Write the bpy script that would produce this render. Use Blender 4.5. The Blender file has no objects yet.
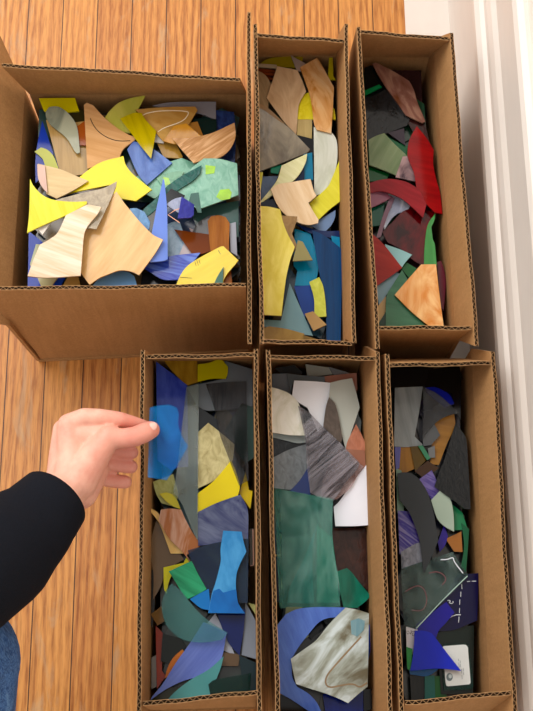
import bpy, bmesh, math, random
import numpy as np
from mathutils import Vector, Matrix

C = bpy.context.scene.collection
rnd = random.Random(7)

# ------------------------------------------------------------------ camera
W, H = 533, 711
F = 1150.0
NADIR = (250.0, 710.0)
CAM_H = 1.66
n_ = Vector((NADIR[0]-W/2, -(NADIR[1]-H/2), -F)).normalized()
Zc = -n_
vy = (F*F + 520)/(-(-(NADIR[1]-H/2)))
Yc = Vector((235-W/2, vy, -F))
Yc = (Yc - Yc.dot(Zc)*Zc).normalized()
Xc = Yc.cross(Zc)
R3 = Matrix((Xc, Yc, Zc))            # camera -> world
cam_d = bpy.data.cameras.new('camera')
cam_d.sensor_fit = 'VERTICAL'; cam_d.sensor_height = 36.0; cam_d.lens = F*36.0/H
cam_d.clip_start = 0.05; cam_d.clip_end = 50
cam = bpy.data.objects.new('camera', cam_d); C.objects.link(cam)
CAM = Vector((0, 0, CAM_H))
cam.matrix_world = Matrix.Translation(CAM) @ R3.to_4x4()
bpy.context.scene.camera = cam

def ray(px, py):
    return R3 @ Vector((px-W/2, -(py-H/2), -F))
def at(px, py, z):
    d = ray(px, py); t = (z-CAM_H)/d.z
    return CAM + d*t
def at_plane(px, py, z0, a, b):       # plane z = z0 + a x + b y
    d = ray(px, py)
    t = (z0 - CAM_H)/(d.z - a*d.x - b*d.y)
    return CAM + d*t

# ------------------------------------------------------------------ materials
def lin(c):
    c = c/255.0
    return c/12.92 if c <= 0.04045 else ((c+0.055)/1.055)**2.4
def col(h, k=1.0):
    h = h.lstrip('#')
    return (lin(int(h[0:2],16))*k, lin(int(h[2:4],16))*k, lin(int(h[4:6],16))*k, 1)
def rich(h, s=1.14, v=1.0):
    import colorsys
    h = h.lstrip('#'); r, g, b = [int(h[i:i+2],16)/255 for i in (0,2,4)]
    hh, ss, vv = colorsys.rgb_to_hsv(r, g, b)
    r, g, b = colorsys.hsv_to_rgb(hh, min(1, ss*s), min(1, (vv**1.27)*v*1.04))
    return '%02X%02X%02X' % (int(r*255), int(g*255), int(b*255))
class NT:
    def __init__(s, name):
        s.m = bpy.data.materials.new(name); s.m.use_nodes = True
        s.t = s.m.node_tree; s.t.nodes.clear()
        s.out = s.n('ShaderNodeOutputMaterial')
    def n(s, typ, **kw):
        nd = s.t.nodes.new(typ)
        for k, v in kw.items(): setattr(nd, k, v)
        return nd
    def l(s, a, b): s.t.links.new(a, b)
    def math(s, op, a, b=None):
        m = s.n('ShaderNodeMath', operation=op)
        for i, v in enumerate((a, b)):
            if v is None: continue
            if isinstance(v, (int, float)): m.inputs[i].default_value = v
            else: s.l(v, m.inputs[i])
        return m.outputs[0]
    def ramp(s, fac, stops, interp='LINEAR'):
        r = s.n('ShaderNodeValToRGB'); r.color_ramp.interpolation = interp
        e = r.color_ramp.elements
        while len(e) < len(stops): e.new(0.5)
        for i, (p, c) in enumerate(stops):
            e[i].position = p; e[i].color = c
        s.l(fac, r.inputs[0]); return r.outputs[0]
    def noise(s, vec, scale, detail=3, rough=0.5, dist=0.0):
        x = s.n('ShaderNodeTexNoise'); s.l(vec, x.inputs['Vector'])
        x.inputs['Scale'].default_value = scale; x.inputs['Detail'].default_value = detail
        x.inputs['Roughness'].default_value = rough; x.inputs['Distortion'].default_value = dist
        return x.outputs['Fac']
    def coord(s, rot=0.0, scale=(1,1,1), loc=(0,0,0)):
        tc = s.n('ShaderNodeTexCoord')
        m1 = s.n('ShaderNodeMapping'); m1.inputs['Rotation'].default_value = (0,0,-rot)
        m1.inputs['Location'].default_value = loc
        s.l(tc.outputs['Object'], m1.inputs['Vector'])
        m2 = s.n('ShaderNodeMapping'); m2.inputs['Scale'].default_value = scale
        s.l(m1.outputs[0], m2.inputs['Vector'])
        return m2.outputs[0]
    def mix(s, f, a, b, mode='MIX'):
        m = s.n('ShaderNodeMix', data_type='RGBA', blend_type=mode)
        if isinstance(f, (int, float)): m.inputs[0].default_value = f
        else: s.l(f, m.inputs[0])
        for i, v in ((6, a), (7, b)):
            if isinstance(v, tuple): m.inputs[i].default_value = v
            else: s.l(v, m.inputs[i])
        return m.outputs[2]
    def bump(s, h, strength, dist):
        b = s.n('ShaderNodeBump'); b.inputs['Strength'].default_value = strength
        b.inputs['Distance'].default_value = dist; s.l(h, b.inputs['Height']); return b.outputs[0]
    def bsdf(s, color, rough=0.5, normal=None, spec=0.5, **kw):
        p = s.n('ShaderNodeBsdfPrincipled')
        if isinstance(color, tuple): p.inputs['Base Color'].default_value = color
        else: s.l(color, p.inputs['Base Color'])
        p.inputs['Roughness'].default_value = rough
        p.inputs['Specular IOR Level'].default_value = spec
        if normal is not None: s.l(normal, p.inputs['Normal'])
        for k, v in kw.items(): p.inputs[k].default_value = v
        return p
    def done(s, sh): s.l(sh.outputs[0], s.out.inputs[0]); return s.m

def simple(name, hexc, rough=0.6, spec=0.3, nscale=60, amt=0.12):
    t = NT(name); v = t.coord()
    f = t.noise(v, nscale, 3)
    c = t.ramp(f, [(0.3, col(hexc, 1-amt)), (0.7, col(hexc, 1+amt))])
    return t.done(t.bsdf(c, rough, t.bump(f, 0.15, 0.001), spec))

# cardboard
def m_cardboard(name, hexc, dark):
    t = NT(name); v = t.coord()
    f1 = t.noise(v, 9, 4, 0.6); f2 = t.noise(v, 420, 2)
    v2 = t.coord(0, (1, 1, .06)); f3 = t.noise(v2, 150, 2)
    c = t.ramp(f1, [(0.25, col(dark)), (0.7, col(hexc))])
    c = t.mix(0.25, c, t.ramp(f2, [(0.35, col(dark, .75)), (0.65, col(hexc, 1.25))]))
    c = t.mix(0.12, c, t.ramp(f3, [(0.4, col(dark, .8)), (0.6, col(hexc, 1.2))]))
    return t.done(t.bsdf(c, 0.82, t.bump(f3, 0.12, 0.0006), 0.2))
M_CARD = m_cardboard('kraft_cardboard', 'B28658', 'A07648')
M_EDGE = simple('cut_cardboard_edge', 'B58C62', .9, .1, 200)
M_FLUTE_SHADE = simple('cardboard_fluting_shade', '462C16', .95, .05, 200)  # cardboard darkened, the shade inside the flutes put into its colour

# oak strip floor
def m_floor():
    t = NT('oak_strip_floor')
    tc = t.n('ShaderNodeTexCoord'); sp = t.n('ShaderNodeSeparateXYZ'); t.l(tc.outputs['Object'], sp.inputs[0])
    X, Y = sp.outputs[0], sp.outputs[1]
    w = 0.05715
    u = t.math('DIVIDE', t.math('ADD', X, 0.1915 + 40*w), w)
    idx = t.math('FLOOR', u); fu = t.math('FRACT', u)
    wn = t.n('ShaderNodeTexWhiteNoise', noise_dimensions='1D'); t.l(idx, wn.inputs['W'])
    off = t.math('MULTIPLY', wn.outputs['Value'], 1.9)
    v = t.math('DIVIDE', t.math('ADD', t.math('ADD', Y, off), 20), 2.1)
    vid = t.math('FLOOR', v); fv = t.math('FRACT', v)
    cmb = t.n('ShaderNodeCombineXYZ'); t.l(idx, cmb.inputs[0]); t.l(vid, cmb.inputs[1])
    wn2 = t.n('ShaderNodeTexWhiteNoise', noise_dimensions='2D'); t.l(cmb.outputs[0], wn2.inputs['Vector'])
    r = wn2.outputs['Value']
    # grain coordinates shifted per board
    sh = t.math('MULTIPLY', r, 37.0)
    gx = t.math('ADD', X, sh); gy = t.math('ADD', t.math('MULTIPLY', Y, 0.07), sh)
    g = t.n('ShaderNodeCombineXYZ'); t.l(gx, g.inputs[0]); t.l(gy, g.inputs[1])
    fine = t.noise(g.outputs[0], 330, 3, 0.6)
    gy2 = t.math('ADD', t.math('MULTIPLY', Y, 0.16), sh)
    g2 = t.n('ShaderNodeCombineXYZ'); t.l(gx, g2.inputs[0]); t.l(gy2, g2.inputs[1])
    cath = t.n('ShaderNodeTexWave', wave_type='BANDS', bands_direction='X')
    t.l(g2.outputs[0], cath.inputs['Vector']); cath.inputs['Scale'].default_value = 24
    cath.inputs['Distortion'].default_value = 9; cath.inputs['Detail'].default_value = 3
    cath.inputs['Detail Scale'].default_value = .8
    big = t.noise(g2.outputs[0], 14, 2)
    tone = t.ramp(r, [(0.0, col('AE6A2C')), (0.35, col('C8843C')), (0.7, col('DA9C50')), (1.0, col('B87434'))])
    grain = t.ramp(cath.outputs['Fac'], [(0.0, col('8A4C1A')), (0.4, col('C07C38')), (1.0, col('DEA258'))])
    c = t.mix(t.math('MULTIPLY', big, 1.05), tone, grain)
    c = t.mix(0.36, c, t.ramp(fine, [(0.36, col('7C4418')), (0.56, col('DA9C58'))]))
    # worn grey patches
    wv = t.coord(0, (1, .25, 1)); wear = t.noise(wv, 32, 5, .65, .6)
    c = t.mix(t.math('MULTIPLY', t.ramp(wear, [(0.56, (0,0,0,1)), (0.68, (1,1,1,1))]), .5), c, col('BCA384'))
    e1 = t.math('LESS_THAN', t.math('ABSOLUTE', t.math('SUBTRACT', fu, 0.5)), 0.486)
    e2 = t.math('LESS_THAN', t.math('ABSOLUTE', t.math('SUBTRACT', fv, 0.5)), 0.4993)
    ok = t.math('MULTIPLY', e1, e2)
    c = t.mix(ok, col('4A2C16'), c)
    c = t.mix(1.0, c, (.92, .86, .78, 1), 'MULTIPLY')
    hgt = t.math('ADD', t.math('MULTIPLY', ok, 1.0), t.math('MULTIPLY', fine, .12))
    return t.done(t.bsdf(c, .42, t.bump(hgt, .5, .0012), .35))

def m_paint(name, hexc):
    t = NT(name); v = t.coord(0, (1, .4, 1))
    f = t.noise(v, 22, 4, .6); f2 = t.noise(t.coord(), 160, 2)
    c = t.ramp(f, [(0.25, col(hexc, .93)), (0.7, col(hexc, 1.0))])
    return t.done(t.bsdf(c, .38, t.bump(f, .25, .0015), .45))

def glassmat(name, style, c1, c2, ang=0.0, tr=0.0, c3=None):
    t = NT(name); c1, c2 = rich(c1, v=.94), rich(c2, v=.98)
    if c3: c3 = rich(c3)
    a = math.radians(ang)
    sd = (rnd.uniform(-3,3), rnd.uniform(-3,3), 0)
    if style == 'streak':
        v = t.coord(a, (1, .07, 1), sd); f = t.noise(v, 95, 4, .65, .15)
        m1 = tuple(.85*p+.15*q for p, q in zip(col(c1), col(c2))); m2 = tuple(.1*p+.9*q for p, q in zip(col(c1), col(c2)))
        st = [(0.33, m1), (0.67, m2)]
    elif style == 'bands':
        v = t.coord(a, (1, .1, 1), sd); f = t.noise(v, 60, 4, .6, .5)
        st = [(0.36, col(c1)), (0.5, col(c2)), (0.56, col(c1)), (0.68, col(c2))]
    elif style == 'swirl':
        v = t.coord(a, (1, .45, 1), sd); f = t.noise(v, 27, 4, .58, 1.4)
        st = [(0.38, col(c1)), (0.62, col(c2))]
    elif style == 'ripple':
        v = t.coord(a, (1, .6, 1), sd); f = t.noise(v, 110, 3, .6, 1.0)
        st = [(0.3, col(c1)), (0.7, col(c2))]
    else:
        v = t.coord(a, (1, .7, 1), sd); f = t.noise(v, 14, 2)
        st = [(0.3, col(c1)), (0.7, col(c2))]
    if c3: st = [(st[0][0]-.04, st[0][1]), (0.5, col(c3)), (st[-1][0]+.02, st[-1][1])]
    c = t.ramp(f, st)
    b = t.bump(f, {'ripple': .28, 'plain': .12}.get(style, .18), .0016)
    if tr > 0: b = t.bump(f, .08, .001)
    if tr <= 0:
        return t.done(t.bsdf(c, .12, b, .24))
    p = t.bsdf(c, .07, b, .3)
    tp = t.n('ShaderNodeBsdfTransparent')
    # thin tinted sheet: light crosses both faces
    tint = t.mix(.74, c, (1,1,1,1)); t.l(tint, tp.inputs[0])
    mx = t.n('ShaderNodeMixShader'); mx.inputs[0].default_value = tr**.27
    t.l(p.outputs[0], mx.inputs[1]); t.l(tp.outputs[0], mx.inputs[2])
    return t.done(mx)

# ------------------------------------------------------------------ object helpers
def link(name, bm, mats, parent=None, origin=None, smooth=False):
    if origin is not None: bmesh.ops.translate(bm, verts=bm.verts, vec=-Vector(origin))
    me = bpy.data.meshes.new(name); bm.to_mesh(me); bm.free()
    for m in (mats if isinstance(mats, (list, tuple)) else [mats]): me.materials.append(m)
    if smooth:
        for p in me.polygons: p.use_smooth = True
    o = bpy.data.objects.new(name, me); C.objects.link(o)
    if origin is not None: o.location = origin
    if parent is not None:
        o.parent = parent
        q_ = parent; wl = Vector((0,0,0))
        while q_ is not None: wl += Vector(q_.location); q_ = q_.parent
        o.location = Vector(o.location) - wl
    return o
def tag(o, label=None, cat=None, group=None, kind=None):
    if label: o['label'] = label
    if cat: o['category'] = cat
    if group: o['group'] = group
    if kind: o['kind'] = kind
    return o
def empty(name, loc):
    o = bpy.data.objects.new(name, None); o.empty_display_size = .05
    C.objects.link(o); o.location = loc; return o
def box_bm(x0,y0,z0,x1,y1,z1):
    bm = bmesh.new(); bmesh.ops.create_cube(bm, size=1)
    for v in bm.verts:
        v.co = Vector(((x0+x1)/2+v.co.x*(x1-x0), (y0+y1)/2+v.co.y*(y1-y0), (z0+z1)/2+v.co.z*(z1-z0)))
    return bm

# ------------------------------------------------------------------ the setting
fl = link('floor', box_bm(-1.6,-1.2,-.03,.262,1.9,0), m_floor()); tag(fl, 'oak strip floor', kind='structure')
M_WHITE = m_paint('gloss_white_paint', 'DED5CC')
M_WALLP = m_paint('cream_wall_paint', 'F0E8DC')
tr = link('trim_1', box_bm(.262,-1.2,-.03,.345,1.9,-.0003), M_WHITE); tag(tr, kind='structure')
def profile(name, pts, mat, y0=-1.2, y1=1.9):
    bm = bmesh.new()
    a = [bm.verts.new((x, y0, z)) for x, z in pts]; b = [bm.verts.new((x, y1, z)) for x, z in pts]
    n = len(pts)
    for i in range(n): bm.faces.new((a[i], a[(i+1)%n], b[(i+1)%n], b[i]))
    bm.faces.new(a); bm.faces.new(b[::-1]); bmesh.ops.recalc_face_normals(bm, faces=bm.faces)
    o = link(name, bm, mat); tag(o, kind='structure'); return o
# tall skirting: plain board, rounded cap ridge, then a stepped upper moulding
profile('baseboard_right', [(.336,0),(.336,.195),(.330,.203),(.3265,.212),(.328,.222),(.334,.229),(.340,.232),(.341,.242),
    (.345,.252),(.351,.26),(.354,.34),(.352,.352),(.347,.358),(.345,.366),(.349,.374),(.357,.378),(.38,.379),(.38,0)], M_WHITE)
link('wall_right', box_bm(.362,-1.2,.378,.40,1.9,2.4), M_WALLP)['kind'] = 'structure'
# ------------------------------------------------------------------ corrugated boxes
T = .0050
def panel(name, b0, b1, t0, t1, parent, inward, rim=True, seed=0, wob=.0006, label=None):
    """corrugated sheet between bottom edge b0-b1 and top edge t0-t1 with an open fluted rim"""
    b0, b1, t0, t1 = map(Vector, (b0, b1, t0, t1))
    nrm = (b1-b0).cross(t0-b0).normalized()
    if nrm.dot(Vector(inward)) < 0: nrm = -nrm
    hgt = ((t0-b0).length + (t1-b1).length)/2
    L = (t1-t0).length
    r = random.Random(seed+11); ph = [r.uniform(0, 6.28) for _ in range(4)]
    def P(u, v, w):
        p = (b0*(1-u)+b1*u)*(1-v) + (t0*(1-u)+t1*u)*v
        k = wob*v*v*(math.sin(u*9+ph[0])+.6*math.sin(u*23+ph[1])+.35*math.sin(u*61+ph[2]))
        if not rim: k *= 0
        return p + nrm*(w*T + k) + Vector((0,0,0.0003*v*v*math.sin(u*47+ph[3]) if rim else 0))
    bm = bmesh.new()
    def quad(a, b, c, d, mi=0):
        f = bm.faces.new([bm.verts.new(x) for x in (a, b, c, d)]); f.material_index = mi
    N = max(6, int(L/.012)); vs = [0, .33, .66, 1]
    for i in range(N):
        u0, u1 = i/N, (i+1)/N
        for j in range(3):
            quad(P(u0,vs[j],-.5), P(u1,vs[j],-.5), P(u1,vs[j+1],-.5), P(u0,vs[j+1],-.5))
            quad(P(u0,vs[j],.5), P(u1,vs[j],.5), P(u1,vs[j+1],.5), P(u0,vs[j+1],.5))
        quad(P(u0,0,-.5), P(u1,0,-.5), P(u1,0,.5), P(u0,0,.5))
    for u in (0, 1):
        for j in range(3): quad(P(u,vs[j],-.5), P(u,vs[j],.5), P(u,vs[j+1],.5), P(u,vs[j+1],-.5), 1 if rim else 0)
    if rim:
        d = 1-.016/hgt; lw = .10
        for i in range(N):
            u0, u1 = i/N, (i+1)/N
            for s in (-1, 1):
                quad(P(u0,1,s*.5), P(u1,1,s*.5), P(u1,1,s*(.5-lw)), P(u0,1,s*(.5-lw)), 1)
                quad(P(u0,1,s*(.5-lw)), P(u1,1,s*(.5-lw)), P(u1,d,s*(.5-lw)), P(u0,d,s*(.5-lw)), 2)
            quad(P(u0,d,-.5), P(u1,d,-.5), P(u1,d,.5), P(u0,d,.5), 2)
        K = max(4, int(L/.0040)); e = .5-lw
        for i in range(K):
            u0, u1 = i/K, (i+1)/K; w0 = e if i%2 else -e; w1 = -w0; q = .085*(u1-u0)*1.0
            quad(P(u0-q,1,w0), P(u0+q,1,w0), P(u1+q,1,w1), P(u1-q,1,w1), 1)
            quad(P(u0-q,1,w0), P(u1-q,1,w1), P(u1-q,d,w1), P(u0-q,d,w0), 2)
            quad(P(u0+q,1,w0), P(u1+q,1,w1), P(u1+q,d,w1), P(u0+q,d,w0), 2)
    else:
        for i in range(N):
            u0, u1 = i/N, (i+1)/N
            quad(P(u0,1,-.5), P(u1,1,-.5), P(u1,1,.5), P(u0,1,.5))
    bmesh.ops.remove_doubles(bm, verts=bm.verts, dist=.00002)
    bmesh.ops.recalc_face_normals(bm, faces=bm.faces)
    o = link(name, bm, [M_CARD, M_EDGE, M_FLUTE_SHADE], parent, origin=(b0+b1)/2)
    if label: o['label'] = label
    return o

RZ = .277
BOXES = {}
def make_box(key, label, rimL, rimR, back, front, backz=RZ, frontz=RZ, base=None, creases=None, lean=.0012, fcrease=None, zc=.172, yb=None, yf=None, leanR=None, zs=None):
    """rim lines given as two sight points each: (back end, front end) for the sides, (left, right) for the ends"""
    L0, L1 = [at(x, y, RZ) for x, y in rimL]; R0, R1 = [at(x, y, RZ) for x, y in rimR]
    A0, A1 = [at(x, y, backz) for x, y in back]; F0, F1 = [at(x, y, frontz) for x, y in front]
    if leanR is None: leanR = lean
    if base is None:
        base = [Vector((L0.x+lean, L0.y-.004, 0)), Vector((R0.x-leanR, R0.y-.004, 0)), Vector((R1.x-leanR, R1.y+.004, 0)), Vector((L1.x+lean, L1.y+.004, 0))]
    if yb: base[0].y = base[1].y = at(300, yb, .172).y + T
    if yf: base[2].y = base[3].y = at(300, yf, .172).y - T
    bl, br, fr, fl_ = base       # back-left, back-right, front-right, front-left
    c = (bl+br+fr+fl_)/4
    root = empty('cardboard_box', (c.x, c.y, 0))
    tag(root, label, 'box', 'open cardboard boxes of glass')
    def mid(b, t, z, kk):            # point on the wall line at crease height
        p = Vector((b.x, b.y, z)) if True else b
        k = (z-b.z)/(t.z-b.z)*kk
        return Vector((b.x+(t.x-b.x)*k, b.y+(t.y-b.y)*k, z))
    bm = bmesh.new()
    top = [bm.verts.new((p.x, p.y, .0062)) for p in base]; bot = [bm.verts.new((p.x, p.y, .0003)) for p in base]
    bm.faces.new(top); bm.faces.new(bot[::-1])
    for i in range(4): bm.faces.new((top[i], top[(i+1)%4], bot[(i+1)%4], bot[i]))
    bmesh.ops.recalc_face_normals(bm, faces=bm.faces)
    link('bottom_panel', bm, [M_CARD], root, origin=(c.x, c.y, 0))
    e = .0005
    up = lambda p, z=.0065: Vector((p.x, p.y, z))
    def side(b0, b1, t0, t1, inward, nm, sd, z, kk=.25):
        m0, m1 = mid(b0, t0, z, kk), mid(b1, t1, z, kk)
        m0.y = b0.y; m1.y = b1.y
        wl = panel(nm+'_wall', up(b0), up(b1), m0, m1, root, inward, rim=False, seed=sd)
        panel(nm+'_flap', m0+Vector((0,0,e)), m1+Vector((0,0,e)), t0, t1, wl, inward, seed=sd)
    side(bl, fl_, L0, L1, (1,0,0), 'side', 1+len(BOXES)*10, zc)
    side(br, fr, R0, R1, (-1,0,0), 'side', 2+len(BOXES)*10, zs or zc, .25 if zs is None else 0)
    g = Vector((.5*T+.0008, 0, 0))
    gx = Vector((T*.5+.0006, 0, 0))
    side(bl+gx+Vector((0,-T,0)), br-gx+Vector((0,-T,0)), A0, A1, (0,-1,0), 'end', 3+len(BOXES)*10, zc, 0)
    side(fl_+gx+Vector((0,T,0)), fr-gx+Vector((0,T,0)), F0, F1, (0,1,0), 'end', 4+len(BOXES)*10, fcrease or zc, 0)
    BOXES[key] = (root, base)
    return root

# wide box, upper left
wb = [Vector((at(39,362,0).x-.004, 0, 0)), Vector((at(250,352,0).x-.001, 0, 0)), at(250,352,0), at(39,362,0)]
make_box('wide', 'wide open cardboard box at upper left, its tall front side facing the camera',
    ((-14,8),(-62,312)), ((249,12),(249.5,344)), ((2,65),(240,79.5)), ((-19,289),(246,285)), base=wb, fcrease=.045, yb=93)
make_box('upmid', 'narrow open cardboard box right of the wide box, holding yellow, cream and blue glass',
    ((255,24),(262,344)), ((346,24),(354.5,343)), ((255,35),(344,41)), ((262,341),(352,343)), yb=54, yf=345, leanR=.003, zs=.212)
make_box('upright', 'narrow open cardboard box by the skirting, upper one, holding red and green glass',
    ((358,27),(378,349)), ((451,33),(477,346)), ((360,32),(449,39)), ((379,327.5),(471,328)), yb=56, yf=345, leanR=.010, zs=.208)
make_box('lowleft', 'narrow open cardboard box with the hand over its left side',
    ((143,350),(139,716)), ((256,349),(260,712)), ((146,357),(254,355)), ((143,704),(257,692)), yb=358)
make_box('lowmid', 'narrow open cardboard box in the middle of the lower row, with teal and white glass',
    ((268,350),(278,733)), ((377,352),(391,731)), ((270,357),(375,358)), ((279,716),(388,714)), yb=359, leanR=.007, zs=.212)
make_box('lowright', 'narrow open cardboard box by the skirting, lower one, holding dark blue and black glass',
    ((387,354),(402,727)), ((493,352),(515.5,725)), ((390,365),(491,363)), ((405,703),(511,692)), yb=361, leanR=.011, zs=.208)
# ------------------------------------------------------------------ glass offcuts
VIEWS = {'A':(20,80,4.442),'B':(130,80,4.442),'C':(20,180,4.442),'D':(130,180,4.442),'E':(245,40,4.59),'F':(245,190,4.59),
 'G':(355,50,4.845),'H':(355,190,4.1),'I':(130,345,3.807),'J':(130,460,3.807),'K':(130,571,3.807),'L':(260,345,3.807),
 'M':(260,460,3.807),'N':(260,571,3.807),'O':(375,345,3.807),'P':(375,526,3.807),'Q':(30,390,3.807),'R':(400,610,5.922)}
def px(view, pts):
    ox, oy, s = VIEWS[view]; return [(ox+x/s, oy+y/s) for x, y in pts]

def smooth_outline(P):
    """round the gentle bends of a cut outline, keep its sharp corners"""
    n = len(P); P = [Vector(p) for p in P]
    def corner(i):
        a = P[i]-P[i-1]; b = P[(i+1)%n]-P[i]
        if a.length < 1e-6 or b.length < 1e-6: return True
        return a.angle(b) > math.radians(28)
    cr = [corner(i) for i in range(n)]
    out = []
    for i in range(n):
        p1, p2 = P[i], P[(i+1)%n]
        m1 = (p2-p1) if cr[i] else (p2-P[i-1])*.5
        m2 = (p2-p1) if cr[(i+1)%n] else (P[(i+2)%n]-p1)*.5
        if cr[i] and cr[(i+1)%n]: out.append(p1); continue
        L = (p2-p1).length
        if m1.length > L*1.1: m1 = m1.normalized()*L*1.1
        if m2.length > L*1.1: m2 = m2.normalized()*L*1.1
        for k in range(5):
            t = k/5; t2 = t*t; t3 = t2*t
            out.append((2*t3-3*t2+1)*p1+(t3-2*t2+t)*m1+(-2*t3+3*t2)*p2+(t3-t2)*m2)
    return out

CELL = .002
GX0, GY0 = -.42, -.06
NX, NY = 420, 560
HM = np.full((NY, NX), .0)
gxs = GX0 + (np.arange(NX)+.5)*CELL; gys = GY0 + (np.arange(NY)+.5)*CELL
XX, YY = np.meshgrid(gxs, gys)
def inside(poly):
    m = np.zeros((NY, NX), bool)
    n = len(poly)
    for i in range(n):
        x1, y1 = poly[i][0], poly[i][1]; x2, y2 = poly[(i+1)%n][0], poly[(i+1)%n][1]
        if y1 == y2: continue
        c = ((y1 > YY) != (y2 > YY)) & (XX < (x2-x1)*(YY-y1)/(y2-y1)+x1)
        m ^= c
    return m
def settle(mask, th, jit=(0,0), maxs=.10):
    """lay a flat sheet on what is already in the pile"""
    x, y, h = XX[mask], YY[mask], HM[mask]
    if len(x) < 6: return float(h.max() if len(h) else .12)+.0008, 0, 0
    xm, ym = x.mean(), y.mean()
    k = h > np.percentile(h, 40)
    A = np.c_[x[k]-xm, y[k]-ym, np.ones(k.sum())]
    (a, b, c0), *_ = np.linalg.lstsq(A, h[k], rcond=None)
    a = float(np.clip(a, -maxs, maxs))*.8 + jit[0]; b = float(np.clip(b, -maxs, maxs))*.8 + jit[1]
    z0 = float((h - a*x - b*y).max()) + .0006
    return z0, a, b
def prism(outline, plane, th, mats, name, parent=None, origin=None):
    z0, a, b = plane
    bm = bmesh.new()
    def V(p, o): return bm.verts.new((p[0], p[1], z0+a*p[0]+b*p[1]+o))
    bo = [V(p, 0) for p in outline]; to = [V(p, th) for p in outline]
    bm.faces.new(to); bm.faces.new(bo[::-1]); n = len(bo)
    for i in range(n): bm.faces.new((bo[i], bo[(i+1)%n], to[(i+1)%n], to[i]))
    bmesh.ops.recalc_face_normals(bm, faces=bm.faces)
    return link(name, bm, mats, parent, origin)

SHARDS = []
BOXNAME = {'wide':'in the wide box','upmid':'in the upper middle box','upright':'in the upper right box',
           'lowleft':'in the lower left box','lowmid':'in the lower middle box','lowright':'in the lower right box'}
cur = [None, .12]
def fill(key, ztop, cols, seed):
    """the jumble of buried offcuts under the pieces one can tell apart"""
    root, base = BOXES[key]
    r = random.Random(seed); x0 = min(base[0].x, base[3].x)+.012; x1 = max(base[1].x, base[2].x)-.012
    y0 = min(base[2].y, base[3].y)+.014; y1 = max(base[0].y, base[1].y)-.016
    qd = [Vector((p.x+a, p.y+b)) for p, a, b in zip(base, (.013,-.013,-.013,.013), (-.018,-.018,.018,.018))]
    def inq(s_, t_):          # s across, t from front to back, kept inside the four walls
        s_ = min(max(s_,0),1); t_ = min(max(t_,0),1)
        return (qd[3]*(1-s_)+qd[2]*s_)*(1-t_) + (qd[0]*(1-s_)+qd[1]*s_)*t_
    bm = bmesh.new(); mats = [simple('shaded_buried_glass_%s' % c.lower(), c, .2, .5, 30, .3) for c in cols]  # dark colours paint the shade seen in gaps between the top pieces
    z = .008; L = 0
    while z < ztop-.004:
        nx = max(2, int((x1-x0)/.05)); ny = max(3, int((y1-y0)/.05))
        for i in range(nx):
            for j in range(ny):
                cx = x0+(i+.5)*(x1-x0)/nx+r.uniform(-.006,.006); cy = y0+(j+.5)*(y1-y0)/ny+r.uniform(-.006,.006)
                k = r.choice((3,4,4,5)); ph = r.uniform(0,6.28); pts = []
                for q in range(k):
                    an = ph+q*6.283/k+r.uniform(-.3,.3); rr = r.uniform(.028,.046)
                    pts.append(tuple(inq((cx+rr*math.cos(an)-x0)/(x1-x0), (cy+rr*math.sin(an)-y0)/(y1-y0))))
                zz = z + ((i+j)%2)*.0034 + (i%2)*.0017
                lo = [bm.verts.new((p[0],p[1],zz)) for p in pts]; hi = [bm.verts.new((p[0],p[1],zz+.0014)) for p in pts]
                mi = r.randrange(len(mats))
                fs = [bm.faces.new(hi), bm.faces.new(lo[::-1])]+[bm.faces.new((lo[q],lo[(q+1)%k],hi[(q+1)%k],hi[q])) for q in range(k)]
                for f in fs: f.material_index = mi
        z += .009; L += 1
    o = link('glass_rubble', bm, mats, None, origin=(x0, y0, .007))
    tag(o, 'dim jumble of buried glass offcuts under the top pieces '+BOXNAME[key], 'glass pile', None, 'stuff')
    m = (XX > x0-.01) & (XX < x1+.01) & (YY > y0-.01) & (YY < y1+.01)
    HM[m] = ztop+.0035
    cur[0] = key; cur[1] = ztop+.004
def S(view, label, pts, style, c1, c2=None, ang=0, tr=0, th=.0026, jit=None, c3=None, cat='glass piece', name='glass_shard'):
    key = cur[0]; c2 = c2 or c1
    P = px(view, pts)
    P = [(p.x, p.y) for p in smooth_outline([Vector((x, y)) for x, y in P])]
    plane = (cur[1], 0, 0)
    j = jit or (rnd.uniform(-.03,.03), rnd.uniform(-.03,.03))
    for _ in range(4):
        w = [at_plane(x, y, *plane) for x, y in P]
        mask = inside(w)
        z0, a, b = settle(mask, th, j)
        plane = (z0, a, b)
    w = [at_plane(x, y, *plane) for x, y in P]
    mask = inside(w)
    z0 = float((HM[mask]-a*XX[mask]-b*YY[mask]).max())+.0006 if mask.any() else plane[0]
    plane = (z0, a, b)
    if mask.any(): HM[mask] = z0+a*XX[mask]+b*YY[mask]+th
    cx = sum(p.x for p in w)/len(w); cy = sum(p.y for p in w)/len(w)
    org = Vector((cx, cy, z0+a*cx+b*cy))
    m = glassmat('glass_'+style, style, c1, c2, ang, tr, c3)
    o = prism([(p.x, p.y) for p in w], plane, th, m, name, None, org)
    tag(o, label+' '+BOXNAME[key], cat, 'glass offcuts '+BOXNAME[key])
    o['_p'] = 0; del o['_p']
    SHARDS.append((o, label, plane, th, org))
    return o, plane, th, org
def ON(shard, view, name, pts, mat, th=.0005, label=None, flat=False):
    """a mark or inlay lying on the top face of a piece, as its part"""
    o, (z0, a, b), t, org = shard
    P = px(view, pts)
    if not flat: P = [(p.x, p.y) for p in smooth_outline([Vector(q) for q in P])]
    w = [at_plane(x, y, z0+t, a, b) for x, y in P]
    q = prism([(p.x, p.y) for p in w], (z0+t+.00004, a, b), th, mat, name, o, org)
    q.location = (0,0,0)
    if label: q['label'] = label
    return q
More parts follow.
